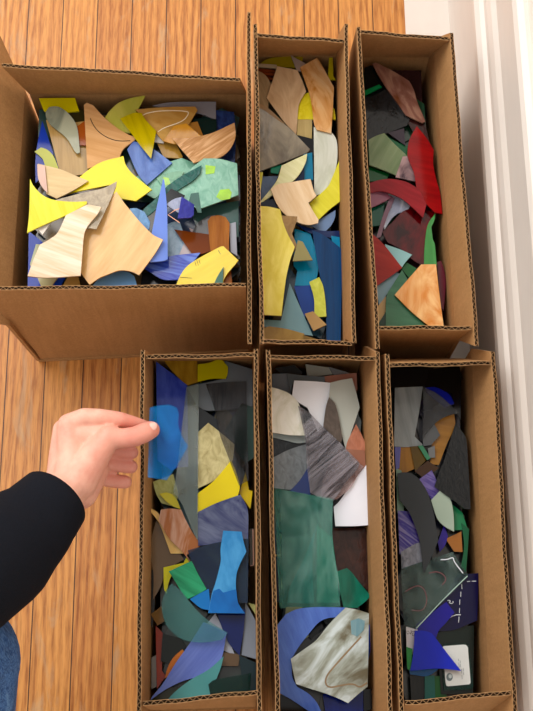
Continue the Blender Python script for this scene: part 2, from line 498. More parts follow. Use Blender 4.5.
def STROKE(shard, view, name, pts, wpx, mat, label=None, th=.0003):
    """a drawn line as a thin ribbon part"""
    o, (z0, a, b), t, org = shard
    P = [Vector(p) for p in px(view, pts)]
    for _ in range(2 if len(P) > 4 else 0):
        P = [P[0]]+[x for i in range(len(P)-1) for x in (P[i].lerp(P[i+1], .25), P[i].lerp(P[i+1], .75))]+[P[-1]]
    Lp, Rp = [], []
    for i, p in enumerate(P):
        d = (P[min(i+1,len(P)-1)]-P[max(i-1,0)]).normalized(); nn = Vector((-d.y, d.x))*wpx/2
        Lp.append(p+nn); Rp.append(p-nn)
    bm = bmesh.new()
    for k in range(len(P)-1):
        c = [at_plane(q.x, q.y, z0+t, a, b) for q in (Lp[k], Lp[k+1], Rp[k+1], Rp[k])]
        f1 = [bm.verts.new((q.x,q.y,z0+a*q.x+b*q.y+t+.00004)) for q in c]; f2 = [bm.verts.new((q.x,q.y,z0+a*q.x+b*q.y+t+th)) for q in c]
        bm.faces.new(f2); bm.faces.new(f1[::-1])
        for i in range(4): bm.faces.new((f1[i],f1[(i+1)%4],f2[(i+1)%4],f2[i]))
    bmesh.ops.recalc_face_normals(bm, faces=bm.faces)
    q = link(name, bm, mat, o, org); q.location = (0,0,0)
    if label: q['label'] = label
    return q
M_INK = simple('marker_ink', '26241C', .6, .2); M_PALEINK = simple('pale_marker_ink', 'E8DCC0', .6, .2)
M_PURPLEINK = simple('purple_marker_ink', '3C2C70', .6, .2); M_REDINK = simple('faded_red_marker_ink', '7C4C50', .6, .2)
M_COPPER = simple('copper_foil', 'D09070', .35, .6)
M_WINK = simple('white_marker_ink', 'DDE4EE', .6, .2)

# ============ wide box
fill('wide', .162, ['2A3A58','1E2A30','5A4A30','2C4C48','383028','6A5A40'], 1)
S('C','royal blue strip at the left wall near the front',[(40,230),(110,290),(200,440),(180,475),(35,475),(38,380)],'plain','2F55C4','2444A8')
S('A','deep blue shard by the left wall near the back',[(100,185),(150,330),(135,410),(70,460),(72,330)],'plain','2B50C0','1C3C98')
S('A','dark olive scrap behind the grey-green spoon-shaped piece',[(205,135),(283,135),(290,195),(240,200)],'plain','4A4420','3A3418')
S('A','flat yellow rectangle in the far left corner',[(85,85),(245,83),(264,142),(150,152),(108,142)],'plain','D6CB22','C8BC18')
S('A','tan streaky four-sided piece under the grey-green spoon shape',[(116,180),(170,200),(300,185),(302,420),(185,437)],'streak','A8864E','C8A870',5)
S('A','rust orange sliver between the spoon shape and the peach shield',[(218,235),(290,185),(300,295),(265,292)],'plain','B4652C','9C5220')
S('A','grey-green spoon-shaped piece near the far left corner',[(130,125),(155,121),(182,127),(225,162),(255,215),(268,325),(255,330),(243,318),(205,258),(140,205),(118,172),(115,145)],'swirl','8C9280','ACAE98')
S('A','pale yellow-green rounded piece with pointed tip near back',[(375,175),(400,140),(440,105),(490,85),(558,72),(530,125),(505,170),(490,240),(440,232)],'swirl','D2CC6C','BEBE58')
sh = S('A','peach shield-shaped piece with a curved dark line',[(285,115),(297,105),(325,115),(375,170),(430,215),(480,245),(515,258),(508,272),(460,310),(440,355),(300,397)],'streak','D0A06C','DEB486',75)
STROKE(sh,'A','pencil_line',[(312,170),(325,200),(350,232),(385,255),(420,268),(450,272),(490,270)],.7,M_INK,'curved dark cutting line')
S('B','grey lilac strip along the back wall',[(100,118),(180,103),(382,100),(382,180),(300,150)],'plain','8A8890','9A98A0')
S('B','navy piece against the right wall near the back',[(380,138),(462,146),(470,230),(465,398),(380,385)],'ripple','26386C','3A5490')
S('B','dark green square half hidden by the streaky brown fan',[(280,178),(385,178),(385,262),(318,265)],'plain','163C38','102C2C')
S('B','wood-brown scrap between the ochre and dark green pieces',[(235,200),(300,188),(330,264),(260,282)],'streak','A87434','BC8C4C',30)
S('B','tan ochre striped scrap under the ochre kite',[(118,278),(200,275),(235,345),(225,352),(150,347)],'streak','A8823C','C09A50',0)
S('B','white milky scrap left of the striped ochre scrap',[(100,235),(160,250),(150,285),(110,280)],'plain','D8D4CC')
sh = S('B','tan kite with a white chalk outline drawn on it',[(25,135),(160,124),(290,122),(300,138),(262,200),(205,225),(150,278)],'swirl','C0924E','CCA668',60)
STROKE(sh,'B','chalk_line',[(50,160),(80,145),(150,135),(255,138),(262,150),(235,185),(150,212),(125,230)],.8,M_PALEINK,'pale outline')
S('B','ochre kite lying over the chalk-marked tan piece',[(150,275),(195,208),(250,196),(325,262),(262,278),(200,287)],'swirl','C48A2C','D09C40')
S('D','dark teal rectangle low by the right wall',[(270,140),(350,120),(482,95),(482,255),(440,260),(300,225)],'plain','3A5C58','4C706C',0)
S('B','pale mint slab half covered by the blue piece',[(20,440),(90,395),(230,350),(290,375),(320,395),(180,480),(110,530),(50,500)],'ripple','7CB49C','94C6AE')
S('B','streaky brown fan-shaped piece against the right wall',[(190,285),(240,288),(300,280),(370,262),(465,218),(470,262),(467,290),(455,318),(440,340),(415,362),(380,378),(320,386),(285,396),(245,350)],'bands','C09060','DCB48A',-50)
S('B','blue four-sided piece lying on the pale mint slab',[(-12,312),(15,275),(60,290),(105,310),(188,372),(75,470),(35,420)],'swirl','5070B8','6E8CCC')
S('A','yellow twisted piece pointing down at the blue four-sided piece',[(445,175),(505,150),(540,150),(562,185),(606,230),(583,352),(540,300),(495,240)],'streak','D4C01C','B0A010',20)
sh = S('B','large mint textured piece with lime green patches',[(330,380),(400,382),(476,402),(482,540),(308,603),(185,535),(230,470),(280,420)],'ripple','84B8A4','A2CCBA')
mlime = simple('lime_glass', '98C83C', .2, .5, 80, .2)
ON(sh,'B','lime_patch',[(335,378),(380,384),(374,415),(336,420)],mlime); ON(sh,'B','lime_patch',[(400,488),(440,484),(452,500),(445,528),(405,535),(383,520)],mlime)
ON(sh,'B','dark_patch',[(270,505),(305,500),(318,590),(300,590),(290,560),(262,540)],simple('dark_green_patch','3C645C',.2))
sh = S('B','lime-specked pale green chip beside the dark teal leaf',[(120,440),(145,425),(200,410),(240,410),(215,470),(150,485)],'ripple','78A890','90C0A0')
ON(sh,'B','lime_patch',[(148,430),(172,436),(180,462),(158,470),(147,450)],mlime)
S('B','dark teal leaf-shaped piece lying on the mint piece',[(318,382),(312,418),(280,450),(215,492),(150,545),(90,600),(40,625),(60,580),(110,535),(160,480),(230,430)],'ripple','1F5C58','34786E',45)
S('D','black scrap between the dark teal leaf and the spike',[(150,130),(190,85),(250,115),(230,140),(165,165)],'plain','14181C','1C2026')
S('D','steel blue rounded piece left of the long spike',[(0,130),(30,128),(65,145),(90,190),(85,222),(60,230),(10,200)],'ripple','5C84B0','74A0CC')
S('D','pale blue rippled piece right of the long spike',[(166,200),(195,188),(222,190),(255,285),(215,355),(160,355)],'ripple','8CA8C0','ACC4D8')
S('D','white triangle next to the brown triangle',[(240,285),(290,345),(212,352)],'plain','D4C8CC','C0B4B8')
S('D','pink-white sliver above the brown triangle',[(262,215),(350,252),(290,265)],'plain','C8B8BC')
S('D','grey glass arc curving round the amber tongue',[(275,240),(300,195),(345,165),(380,158),(372,200),(350,250)],'plain','6A6C70','7C7E82')
S('D','milky white strip at the right wall beside the amber tongue',[(440,198),(470,190),(476,340),(448,322)],'plain','B4B8C4','A4A8B4')
S('D','dark brown triangle beside the amber tongue',[(198,226),(355,248),(365,320),(285,345)],'plain','7C421C','8C4C22')
S('D','amber brown tongue-shaped piece near the right wall',[(345,185),(360,165),(395,160),(425,168),(443,195),(440,320),(455,468),(398,468),(372,380),(357,310)],'streak','985A20','B4783A',0)
sh = S('D','small pale chip with a copper foil edge',[(168,155),(200,133),(238,122),(222,192)],'ripple','8890AC','A8B0C8')
STROKE(sh,'D','copper_edge',[(232,124),(200,134),(169,155),(221,190)],.9,M_COPPER,'copper foil edge')
S('D','small purple-navy four-sided piece',[(235,120),(290,155),(288,200),(275,212),(218,216)],'ripple','34368C','4A4CA4')
S('D','blue-black scrap in the front right part under the swirled blue',[(55,420),(100,410),(210,440),(215,478),(45,478)],'plain','20242C','2C3038')
S('D','royal blue piece with white swirls at the front',[(58,402),(78,385),(110,372),(200,352),(315,340),(280,385),(215,460),(150,458),(100,430)],'bands','2038B0','6C88D4',75)
S('D','long periwinkle spike pointing to the back',[(147,2),(152,0),(165,130),(168,355),(150,362),(92,368),(75,345),(105,200),(118,130)],'plain','7490DC','86A0E8')
S('D','tiny teal sliver left of the pen-marked yellow leaf',[(245,468),(252,440),(266,468)],'plain','1C7C88')
sh = S('D','yellow leaf-shaped piece with pen marks at the front right',[(203,475),(225,425),(255,385),(310,348),(400,300),(415,297),(482,360),(425,430),(410,475)],'streak','DCC42C','E8D448',-60)
for p in ([(288,362),(294,382)],[(297,356),(304,380)],[(306,354),(312,372)],[(392,312),(402,330)],[(222,432),(245,434),(275,436)]):
    STROKE(sh,'D','pen_mark',p,.45,M_INK,'thin pen mark')
S('D','dark green splinter lying on the pen-marked yellow leaf',[(372,466),(392,425),(416,388),(412,468)],'plain','0E6450','127058')
S('A','bright yellow large piece in the middle left',[(180,535),(225,495),(350,397),(465,362),(475,400),(505,440),(565,490),(590,510),(520,560),(430,545),(400,490)],'plain','E2D000','EAD808')
S('A','yellow-green crescent leaning at the left wall',[(66,322),(95,303),(125,315),(150,342),(172,395),(165,402),(112,382),(100,352)],'plain','C4C85C','B4B84C')
S('A','mottled cream four-sided piece by the left wall',[(80,375),(180,400),(240,425),(305,452),(235,495),(165,530),(118,508)],'streak','CDB07C','DCC494',80)
S('A','thin pink-beige strip left of the mottled cream piece',[(78,378),(112,385),(124,505),(100,480),(82,440)],'plain','CCACA0','D8B8A8')
S('C','light sky blue piece at the front edge',[(322,475),(360,430),(390,412),(425,405),(480,412),(508,430),(522,475)],'plain','7CB0E8','90C0F0')
S('C','large peach piece with diagonal grain, the biggest of its colour',[(430,55),(460,100),(480,125),(530,185),(590,245),(636,268),(600,330),(530,425),(490,408),(440,405),(385,425),(350,440),(310,468),(275,420),(265,398),(285,250),(345,130)],'streak','D8AC70','E6C08C',-35)
S('C','grey-beige speckled blade crossing the large peach piece',[(150,95),(280,60),(370,40),(430,10),(426,35),(385,130),(340,222),(300,215),(240,150)],'ripple','9C8E78','BCAE96')
S('C','small tan triangle poking up at the front edge',[(190,475),(248,372),(270,475)],'plain','CCAC6C','BC9C5C')
S('C','pale sage scrap at the left wall near the front',[(45,380),(72,288),(100,290),(70,400)],'plain','C4C8A4','B4B894')
S('C','pale cream scrap under the fan at the front edge',[(78,435),(170,435),(140,475),(95,475)],'plain','CCC8A0')
S('C','white curved piece under the yellow star',[(68,225),(140,185),(215,155),(200,185),(160,240),(122,295)],'swirl','E4DED4','D4CCC4')
S('C','cream and white banded fan with a wavy right side',[(90,290),(135,265),(170,235),(205,160),(300,112),(362,123),(345,155),(300,210),(285,250),(278,330),(270,428),(120,437),(35,430),(60,360)],'streak','D4B484','ECE0CC',70)
S('C','bright yellow star-shaped piece by the left wall',[(46,-2),(62,30),(95,65),(130,85),(170,95),(235,100),(298,98),(298,110),(215,155),(90,210),(33,238),(42,150)],'streak','E2D84C','ECE468',20)

# ============ upper middle box
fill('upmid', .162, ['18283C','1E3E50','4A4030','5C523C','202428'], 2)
S('E','olive yellow piece flat against the back wall',[(60,120),(90,98),(130,85),(265,76),(262,135),(210,130)],'plain','A8981C','968818')
S('E','thin pale rod lying along the back wall',[(48,118),(145,125),(145,140),(48,132)],'plain','BCAC90')
S('E','black scrap with orange streaks under the pale rod',[(55,136),(140,142),(130,190),(90,185)],'bands','221C1C','8C4420',80)
S('E','brown grey curved piece at the left wall near the back',[(50,142),(80,155),(105,180),(122,215),(110,280),(105,330),(70,320),(50,300)],'streak','9C8464','B89E7C',20)
S('E','yellow upright sliver against the right wall at the back',[(385,85),(402,85),(405,170),(415,185),(380,190)],'plain','C8BC28')
S('E','yellow textured piece behind the amber-streaked blade',[(238,300),(262,262),(300,240),(410,320),(416,368),(238,368)],'ripple','DCCC24','E8DC48')
S('E','striped khaki piece below the yellow textured piece',[(232,368),(308,368),(306,474),(238,442)],'streak','B49C60','CAB680',0)
S('E','dark green sliver behind the grey-brown triangle',[(95,330),(150,350),(190,395),(165,405),(110,370)],'plain','1C4C3C')
S('E','tan strip along the top side of the grey-brown triangle',[(58,290),(110,320),(180,385),(195,430),(120,380),(60,330)],'streak','9C7C54','B0906A',60)
S('E','lilac-tan spike pointing at the back wall',[(210,73),(240,92),(278,112),(258,148),(236,142)],'plain','B8A69C','A8968C')
S('E','large beige pentagon near the back',[(148,125),(240,142),(262,190),(280,240),(258,275),(245,312),(235,438),(180,380),(100,270)],'swirl','C8A882','D8BC9A')
S('E','black gap-filling scrap under the white half-moon',[(240,440),(320,460),(320,530),(250,520)],'plain','1C1C20')
S('E','bright turquoise strip left of the white half-moon',[(268,528),(308,520),(312,645),(266,648)],'plain','2490B4','1C80A4')
S('E','navy scrap under the pale yellow curved piece',[(205,640),(250,600),(272,590),(272,650),(200,668)],'plain','1A2C50')
S('E','green scrap at the front side of the grey-brown triangle',[(118,592),(170,575),(152,618),(118,612)],'plain','189070')
S('E','steel grey-blue four-sided piece at the left wall',[(82,630),(152,628),(122,700),(95,790),(60,800),(70,700)],'ripple','5A6C8C','6C80A0')
S('E','yellow sliver at the left wall beside the steel grey-blue piece',[(58,612),(83,610),(72,690),(58,720)],'plain','D4CC48')
S('E','large grey-brown triangle against the left wall',[(50,312),(85,325),(150,372),(200,405),(298,505),(285,520),(150,575),(50,612)],'swirl','867E70','AAA28E')
S('E','pale yellow curved piece pointing to the left wall',[(285,525),(278,565),(250,618),(215,655),(160,690),(85,745),(62,770),(75,740),(120,685),(150,640),(168,580)],'streak','DCDC9C','ECECC4',50)
S('E','white half-moon piece with faint yellow veins at the right wall',[(315,403),(360,412),(400,430),(418,460),(424,510),(420,575),(400,640),(375,690),(345,711),(318,715)],'swirl','D0D4C4','DEE2D8')
S('E','amber-streaked blade near the back, pointed at its far end',[(252,130),(330,85),(350,115),(408,222),(402,330),(395,432),(328,415),(316,385),(300,270),(275,190)],'swirl','C88430','E4C8A0',15,c3='DCB07C')
S('F','grey-blue rounded piece under the cream oval',[(300,165),(415,95),(412,130),(395,165),(365,197),(345,192)],'plain','7890B4','869EC0')
S('F','yellow piece against the right wall below the white half-moon',[(430,-125),(434,60),(385,98),(335,145),(290,72),(345,25),(380,-10),(395,-40)],'streak','DCD43C','E6E058',40)
S('F','navy strip behind the dark blue blade',[(228,160),(340,192),(432,195),(434,235),(300,205)],'plain','1A3062','223A70')
S('F','dark scrap at the left wall under the cream oval',[(60,88),(130,68),(160,110),(100,110)],'plain','242E44')
S('F','large cream oval piece lying across the middle',[(118,0),(150,-22),(225,-35),(300,-47),(315,5),(328,30),(290,62),(312,100),(337,140),(335,155),(290,163),(240,150),(195,125),(150,75)],'streak','E4C69C','F0DCBC',25)
S('F','turquoise piece left of the dark blue blade',[(228,180),(300,205),(330,300),(335,370),(320,442),(228,442),(240,372),(222,350)],'streak','1886A8','2498BC',0)
S('F','medium blue piece below the turquoise piece',[(225,445),(300,440),(318,505),(325,582),(268,582)],'plain','284890','3458A4')
S('F','turquoise scrap against the right wall',[(395,213),(434,220),(436,275),(400,250)],'plain','1E8CB4')
S('F','long dark blue blade along the right wall',[(308,195),(345,210),(385,235),(447,285),(442,470),(437,705),(372,705),(370,580),(358,480),(340,390),(322,290)],'streak','0A3C6C','0E5084',0)
S('F','tan curved piece beside the big yellow blade',[(158,120),(240,125),(232,160),(215,205),(240,260),(225,287),(185,190)],'ripple','A08058','B4966A')
S('F','khaki triangle beside the big yellow blade',[(240,255),(262,262),(307,345),(216,350),(232,290)],'plain','9A9262','A8A070')
S('F','pale grey-blue triangle at the front',[(205,430),(255,545),(312,672),(200,655),(88,628),(84,598),(165,602)],'plain','7CA0AA','8CB0B8')
S('F','lime yellow four-sided piece lying on the dark blue blade',[(295,425),(340,403),(358,445),(368,510),(373,583),(318,587),(316,500)],'ripple','C0C44C','D0D464')
S('F','tan diamond at the front beside the grey-blue triangle',[(273,580),(310,569),(372,630),(312,658)],'plain','B08E5C','BC9C6C')
S('F','large lemon yellow blade along the left wall',[(68,105),(110,108),(160,120),(172,175),(195,235),(226,290),(205,350),(185,440),(165,602),(88,598),(75,400)],'swirl','ECDC64','F4E886')
S('F','ochre rounded piece in the front left corner',[(78,640),(110,628),(190,640),(272,662),(268,710),(78,705)],'swirl','9C7C3C','B49450')
S('F','small dark ochre scrap on the front wall',[(268,668),(338,690),(332,712),(268,712)],'plain','8C7038')

# ============ upper right box
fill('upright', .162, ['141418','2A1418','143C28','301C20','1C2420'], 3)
S('G','black piece in the far left corner',[(45,90),(85,78),(115,120),(130,175),(50,208)],'plain','0E1614','161E1C')
S('G','bright green strip behind the large black piece',[(46,207),(115,178),(128,190),(48,230)],'plain','108048','189058')
S('G','dark brown piece behind the tip of the pointed red piece',[(240,330),(335,352),(362,455),(290,410)],'swirl','3C1C1C','542C28')
S('G','sea green scrap right of the sage piece',[(135,415),(215,455),(258,470),(255,540),(190,525)],'plain','147044','1C8454')
S('G','shiny large black textured piece against the left wall',[(46,235),(100,222),(152,190),(200,250),(240,300),(268,330),(250,370),(160,405),(60,442),(44,440)],'ripple','1A1C1E','34363A')
S('G','small plum triangle under the shiny large black piece',[(158,405),(237,383),(242,466)],'plain','382A38','443444')
S('G','green scrap low at the left wall behind the crimson arc',[(66,570),(165,605),(150,640),(66,640)],'plain','146834')
S('G','sage green piece with a pale streak',[(63,445),(100,425),(140,412),(195,470),(252,522),(225,570),(200,617),(130,588),(68,565)],'streak','728A5E','94A47E',-30)
S('G','brown and rose leaf leaning against the back wall',[(83,70),(100,66),(115,72),(190,110),(262,155),(285,200),(300,255),(340,350),(325,357),(245,320),(205,262),(150,185),(115,130)],'swirl','7C4C30','B4907C',20,c3='8C6458')
S('G','mauve and white swirled scrap beside the pointed red piece',[(230,520),(285,516),(290,640),(195,620)],'swirl','5C4450','C8A8A8')
S('H','dark sea green square at the left wall',[(60,80),(120,62),(105,148),(62,152)],'plain','145848','1C6C58')
S('H','glossy white-lilac curved piece under the crimson arc',[(148,25),(190,30),(228,60),(215,90),(175,98),(150,120),(120,165),(110,120)],'swirl','A8B0C8','DCE2EE')
S('H','maroon-black large piece in the middle',[(110,180),(150,140),(195,95),(250,78),(328,100),(312,140),(300,182),(290,240),(286,325),(230,290),(185,250),(132,222)],'swirl','3C0A0E','7A1218')
S('G','large red pointed piece at the right wall',[(298,373),(345,430),(380,488),(378,560),(395,640),(412,703),(422,797),(385,790),(340,745),(300,700),(285,600),(265,550),(253,510),(262,440)],'streak','8A0A12','A81A22',80)
S('H','narrow mauve strip crossing under the crimson arc',[(145,25),(162,38),(130,115),(105,195),(86,200),(112,115)],'plain','8A6A7C','A08090')
S('H','dusty pink piece at the left wall above the mauve strip',[(58,15),(95,8),(130,10),(147,35),(100,60),(60,78)],'plain','945C74','A06C80')
S('H','crimson arc-shaped piece crossing the box',[(58,-25),(100,-38),(150,-42),(210,-30),(262,0),(292,62),(278,117),(235,75),(190,38),(130,12),(95,8),(58,15)],'streak','8C1C24','A83038',60)
S('H','long green strip by the right wall',[(328,98),(325,125),(312,155),(318,205),(326,225),(334,312),(282,312),(284,240),(296,150)],'streak','44904A','58A45C',0)
S('H','small green scrap above the peach-orange piece',[(208,298),(252,325),(225,370),(190,325)],'plain','106C30','187C3C')
S('H','light aqua piece pointing at the right wall',[(122,225),(180,245),(233,268),(205,300),(190,322),(140,280)],'plain','98C8CC','A8D4D8')
S('H','pale slate-blue triangle near the front left corner',[(85,400),(160,340),(185,345),(130,430),(98,475)],'plain','7C9CAC','90B0BC')
S('H','brick red triangle at the left wall',[(62,180),(85,195),(125,235),(193,322),(140,360),(86,398)],'streak','98241E','B03A30',70)
S('H','cream sliver in the front left corner',[(92,480),(125,438),(129,490),(98,560),(94,550)],'plain','CCAC78')
S('H','dark green scrap in the front left corner',[(98,545),(128,498),(128,570),(100,570)],'plain','0E4828')
S('H','grass green sliver at the front wall under the peach-orange piece',[(240,520),(295,565),(240,570)],'plain','147838')
S('H','large sea green piece behind the peach-orange piece',[(128,440),(155,390),(192,330),(216,370),(175,430),(225,490),(300,572),(125,572)],'streak','3E7858','568C6C',80)
S('H','maroon oval sliver standing against the right wall',[(335,298),(352,293),(364,330),(371,385),(362,498),(348,470)],'plain','682434','7C3444')
S('H','peach-orange piece with an orange cloud at the front',[(162,432),(215,370),(270,308),(331,307),(345,430),(364,572),(318,572),(235,505)],'swirl','E49A50','F0C890')

# ============ lower left box
fill('lowleft', .162, ['202C44','283430','4C4428','1C2420','38342C','2A4448'], 4)
S('I','amber piece against the back wall',[(125,55),(255,55),(262,142),(215,157),(160,100)],'swirl','A07C28','B89438')
S('I','slate grey piece in the far right corner',[(360,62),(466,95),(468,235),(300,252),(260,240),(215,162),(370,128)],'plain','6C747C','80888E')
S('I','lemon yellow curved piece at the back wall',[(258,75),(300,70),(345,52),(373,85),(372,110),(365,130),(310,130),(258,142)],'plain','C8BE10','B8B00C')
S('I','charcoal scrap under the clear striped pane',[(260,235),(340,290),(335,335),(258,320)],'plain','383C40')
S('I','bottle green piece against the right wall',[(425,222),(470,240),(472,430),(440,452),(400,400),(358,332)],'plain','22443C','2C5048')
S('J','dark scrap along the left wall',[(72,430),(92,415),(95,540),(85,640),(74,600)],'plain','302C26')
S('J','brown angular piece at the left wall like a card scrap',[(100,232),(150,290),(205,380),(135,420),(118,480),(88,533),(90,440),(76,335)],'plain','74604A','826C54')
S('K','rust orange sliver low at the left wall near the front',[(98,208),(127,238),(122,380),(137,400),(103,450)],'plain','9C3C1C')
S('K','amber scrap at the left wall above the rust sliver',[(80,165),(122,133),(132,192),(105,208)],'plain','86663A')
S('K','black-green scrap beside the rust sliver',[(125,238),(195,258),(215,290),(150,355),(118,342)],'plain','18221A')
S('K','tawny orange piece under the periwinkle blade',[(165,330),(200,298),(215,320),(190,360),(133,410),(143,370)],'plain','C47420','D0842C')
S('K','grey sliver by the left wall near the front',[(82,330),(100,320),(102,440),(82,450)],'plain','84807C')
S('K','olive scrap in the front left corner',[(80,490),(110,445),(195,442),(140,515),(80,515)],'plain','484C30')
S('K','grey piece against the right wall near the front',[(440,120),(462,160),(480,200),(484,337),(425,320)],'plain','848C98','949CA8')
S('K','white angular piece under the teal half-disc',[(325,162),(372,255),(400,322),(350,300),(290,205)],'plain','BCC0CA','ACB0BC')
S('K','brown scrap right of the periwinkle blade',[(345,308),(420,318),(412,362),(340,362)],'plain','766048')
S('K','small pale yellow scrap at the right wall',[(450,122),(482,130),(479,168)],'plain','B8B87C')
sh = S('J','narrow clear strip with copper foil at the right wall',[(455,262),(472,262),(474,402),(456,406)],'plain','9C948C',tr=.3)
STROKE(sh,'J','copper_edge',[(457,404),(470,400),(468,264)],.8,M_COPPER,'copper foil edge')
S('J','dull yellow scrap at the left wall under the hand-held glass',[(88,85),(165,55),(185,130),(172,180),(120,165),(100,130)],'ripple','A8AC6C','BCBE84')
S('I','cream hammered piece under the clear striped pane',[(258,335),(298,298),(345,335),(398,380),(392,440),(330,510),(258,548)],'ripple','BCB07C','DCD4A4')
S('J','bright yellow rounded piece in the middle',[(256,130),(320,80),(385,3),(405,50),(418,102),(410,140),(330,175),(256,205)],'plain','E6D21C','EEDC30')
S('J','golden yellow scrap at the right wall',[(440,48),(453,115),(467,120),(458,188),(416,128)],'plain','D8BC10')
S('J','small lemon piece behind the teal half-disc',[(128,410),(205,392),(215,372),(228,392),(170,430),(150,460),(140,510),(130,490)],'plain','D8D41C')
S('J','cream bent piece under the peach swirl',[(68,184),(95,193),(118,215),(160,270),(203,357),(155,357),(140,315),(110,240)],'streak','DCB870','E8C888',-30)
S('J','peach and white swirled piece pointing down right',[(118,190),(155,186),(195,190),(212,228),(240,280),(272,325),(245,345),(215,362),(232,392),(195,345),(150,300),(110,232)],'swirl','B87848','D8B8A4')
S('J','pale yellow leaf-shaped piece beside the peach swirl',[(112,130),(140,125),(162,132),(180,155),(193,188),(165,178),(140,160)],'plain','D4CC50','C8C044')
S('J','slate violet piece with a pale rounded window',[(258,200),(330,165),(420,133),(448,190),(450,300),(340,318),(260,328)],'swirl','444C7C','7C84A0',60)
S('I','long periwinkle blue piece along the left wall at the back',[(100,65),(160,110),(218,155),(222,465),(180,468),(160,480),(105,440)],'swirl','3C50B4','5468C4')
S('I','long pale ice-grey strip in the middle',[(215,162),(262,148),(258,745),(235,700),(200,610),(165,560),(180,470)],'streak','8CA4AC','C8D4CC',0,tr=.4)
S('J','slate blue streaky piece under the sky blue bottle shape',[(220,345),(280,328),(345,312),(452,300),(448,545),(300,545),(262,470)],'streak','2C3C68','4C6478',40,tr=.15)
S('K','deep blue four-sided piece below the sky blue bottle shape',[(325,145),(440,145),(432,230),(417,322),(370,265)],'plain','1A2A6C','20367C')
S('J','emerald green piece with bright brush streaks',[(148,425),(235,385),(262,440),(292,492),(262,510),(215,532),(180,475)],'streak','14845C','40B484',60)
S('K','bright blue crescent between the emerald piece and bottle shape',[(228,108),(262,88),(300,68),(308,150),(270,142)],'plain','1C78C0','248CD4')
sky = S('J','sky blue bottle-shaped piece with a darker blue base',[(355,270),(425,274),(432,310),(443,350),(420,395),(405,440),(404,500),(412,545),(438,585),(298,583),(312,510),(325,470),(345,390),(345,340)],'swirl','4498D4','60ACE0')
ON(sky,'J','dark_blue_base',[(318,498),(340,490),(355,505),(404,492),(412,545),(437,584),(299,582),(309,530)],glassmat('glass_base','swirl','1C70BC','2480CC'),label='darker blue base')
S('K','pale periwinkle blade pointing to the front left corner',[(280,195),(320,212),(368,235),(355,310),(335,380),(270,400),(200,420),(135,452),(78,492),(85,478),(125,430),(175,350),(225,280)],'streak','6478C8','8094D8',-40)
S('K','teal pale half-disc overlapping the periwinkle blade',[(160,48),(200,82),(245,140),(300,190),(372,236),(350,262),(290,272),(240,270),(195,258),(150,222),(128,180),(121,130),(135,80)],'plain','6CB0B4','84C4C4',tr=.45)
S('I','clear pane with dark vertical stripes at the right wall',[(288,150),(360,143),(443,140),(446,330),(452,515),(415,535),(375,430),(340,335),(320,240)],'bands','2C2C30','8C8C90',0,tr=.5)
S('K','inky green piece at the right wall near the front',[(415,322),(482,350),(482,470),(440,480),(425,400)],'plain','1A3840')
S('K','pale teal blade at the front wall',[(125,512),(170,462),(230,415),(300,375),(357,325),(345,370),(330,410),(300,432),(310,490),(200,508)],'plain','50989C','60A8A8')
S('K','dark bottle green pane at the front wall',[(298,432),(320,415),(462,388),(455,478),(310,492)],'plain','1C4C44','24584E',tr=.2)

# ============ lower middle box
fill('lowmid', .162, ['2C3034','202428','3C3430','16303C','4A4C50'], 5)
S('L','dark grey scrap in the far left corner',[(55,90),(130,78),(162,105),(150,128),(90,118)],'plain','3C4044')
S('L','pale sage-grey strip along the back wall',[(173,75),(265,88),(288,112),(180,125)],'plain','9AA09A','A8ACA4')
S('L','cool grey pointed piece at the back wall',[(262,85),(330,105),(350,115),(280,118)],'plain','84888C')
S('L','mid grey piece at the left wall near the back',[(46,112),(104,110),(120,170),(115,195),(46,190)],'plain','747C84','808890')
S('L','dusty pink piece near the far right corner',[(240,122),(300,115),(367,108),(370,175),(262,165)],'plain','A87464','B88878')
S('L','thin grey strip in front of the back wall',[(103,110),(170,118),(246,123),(246,142),(125,150),(115,180)],'plain','70787E')
S('L','slate grey curved scrap at the right wall',[(365,248),(385,290),(382,340),(352,320)],'plain','747C7C')
S('L','near-black scrap at the left wall under the cream half-dome',[(46,345),(130,362),(172,380),(100,430),(46,440)],'ripple','2A2E32','4A4E54')
S('L','ice grey hammered piece at the left wall',[(46,432),(110,400),(177,378),(185,470),(190,550),(110,552),(46,545)],'ripple','80888E','9CA4AA')
S('M','violet-blue scrap beside the ice grey piece',[(112,120),(150,80),(188,20),(192,135)],'plain','40508C','4C60A0')
S('L','white streaky upright rectangle near the back',[(130,137),(200,140),(271,146),(262,220),(242,312),(220,330),(180,240),(120,205)],'plain','E4E8F0','F2F4FA',0)
S('L','large pale grey-green shield at the right wall near the back',[(268,145),(310,135),(350,128),(365,180),(379,240),(355,310),(325,397),(310,340),(298,290),(262,200)],'plain','BCC2BA','CCD0C8')
S('L','salmon pink piece at the right wall',[(365,303),(385,340),(403,382),(396,412),(325,407),(332,370)],'ripple','B47860','C88C74')
S('M','rosy scrap just below the salmon pink piece',[(330,-40),(398,-35),(402,30),(370,40)],'plain','A87864')
S('L','brown-grey curved blade beside the white rectangle',[(262,200),(285,225),(300,280),(313,360),(306,378),(240,312),(250,240)],'ripple','64584F','786A60')
S('L','thin white sheet under the cream half-dome',[(46,338),(172,345),(175,372),(140,375),(48,352)],'plain','BCCACC')
S('L','cream half-dome against the left wall near the back',[(44,170),(80,180),(115,197),(145,230),(160,280),(172,352),(110,350),(44,340)],'swirl','DEDEC4','F4F4EA')
S('M','glossy white piece at the right wall in the middle',[(300,165),(345,100),(400,30),(408,140),(412,258),(350,262),(282,262),(276,190)],'plain','DCE0EA','EEF0F8')
S('M','dark brown rippled piece at the right wall',[(270,260),(412,260),(416,470),(410,500),(350,440),(290,425)],'ripple','3A2420','54342C')
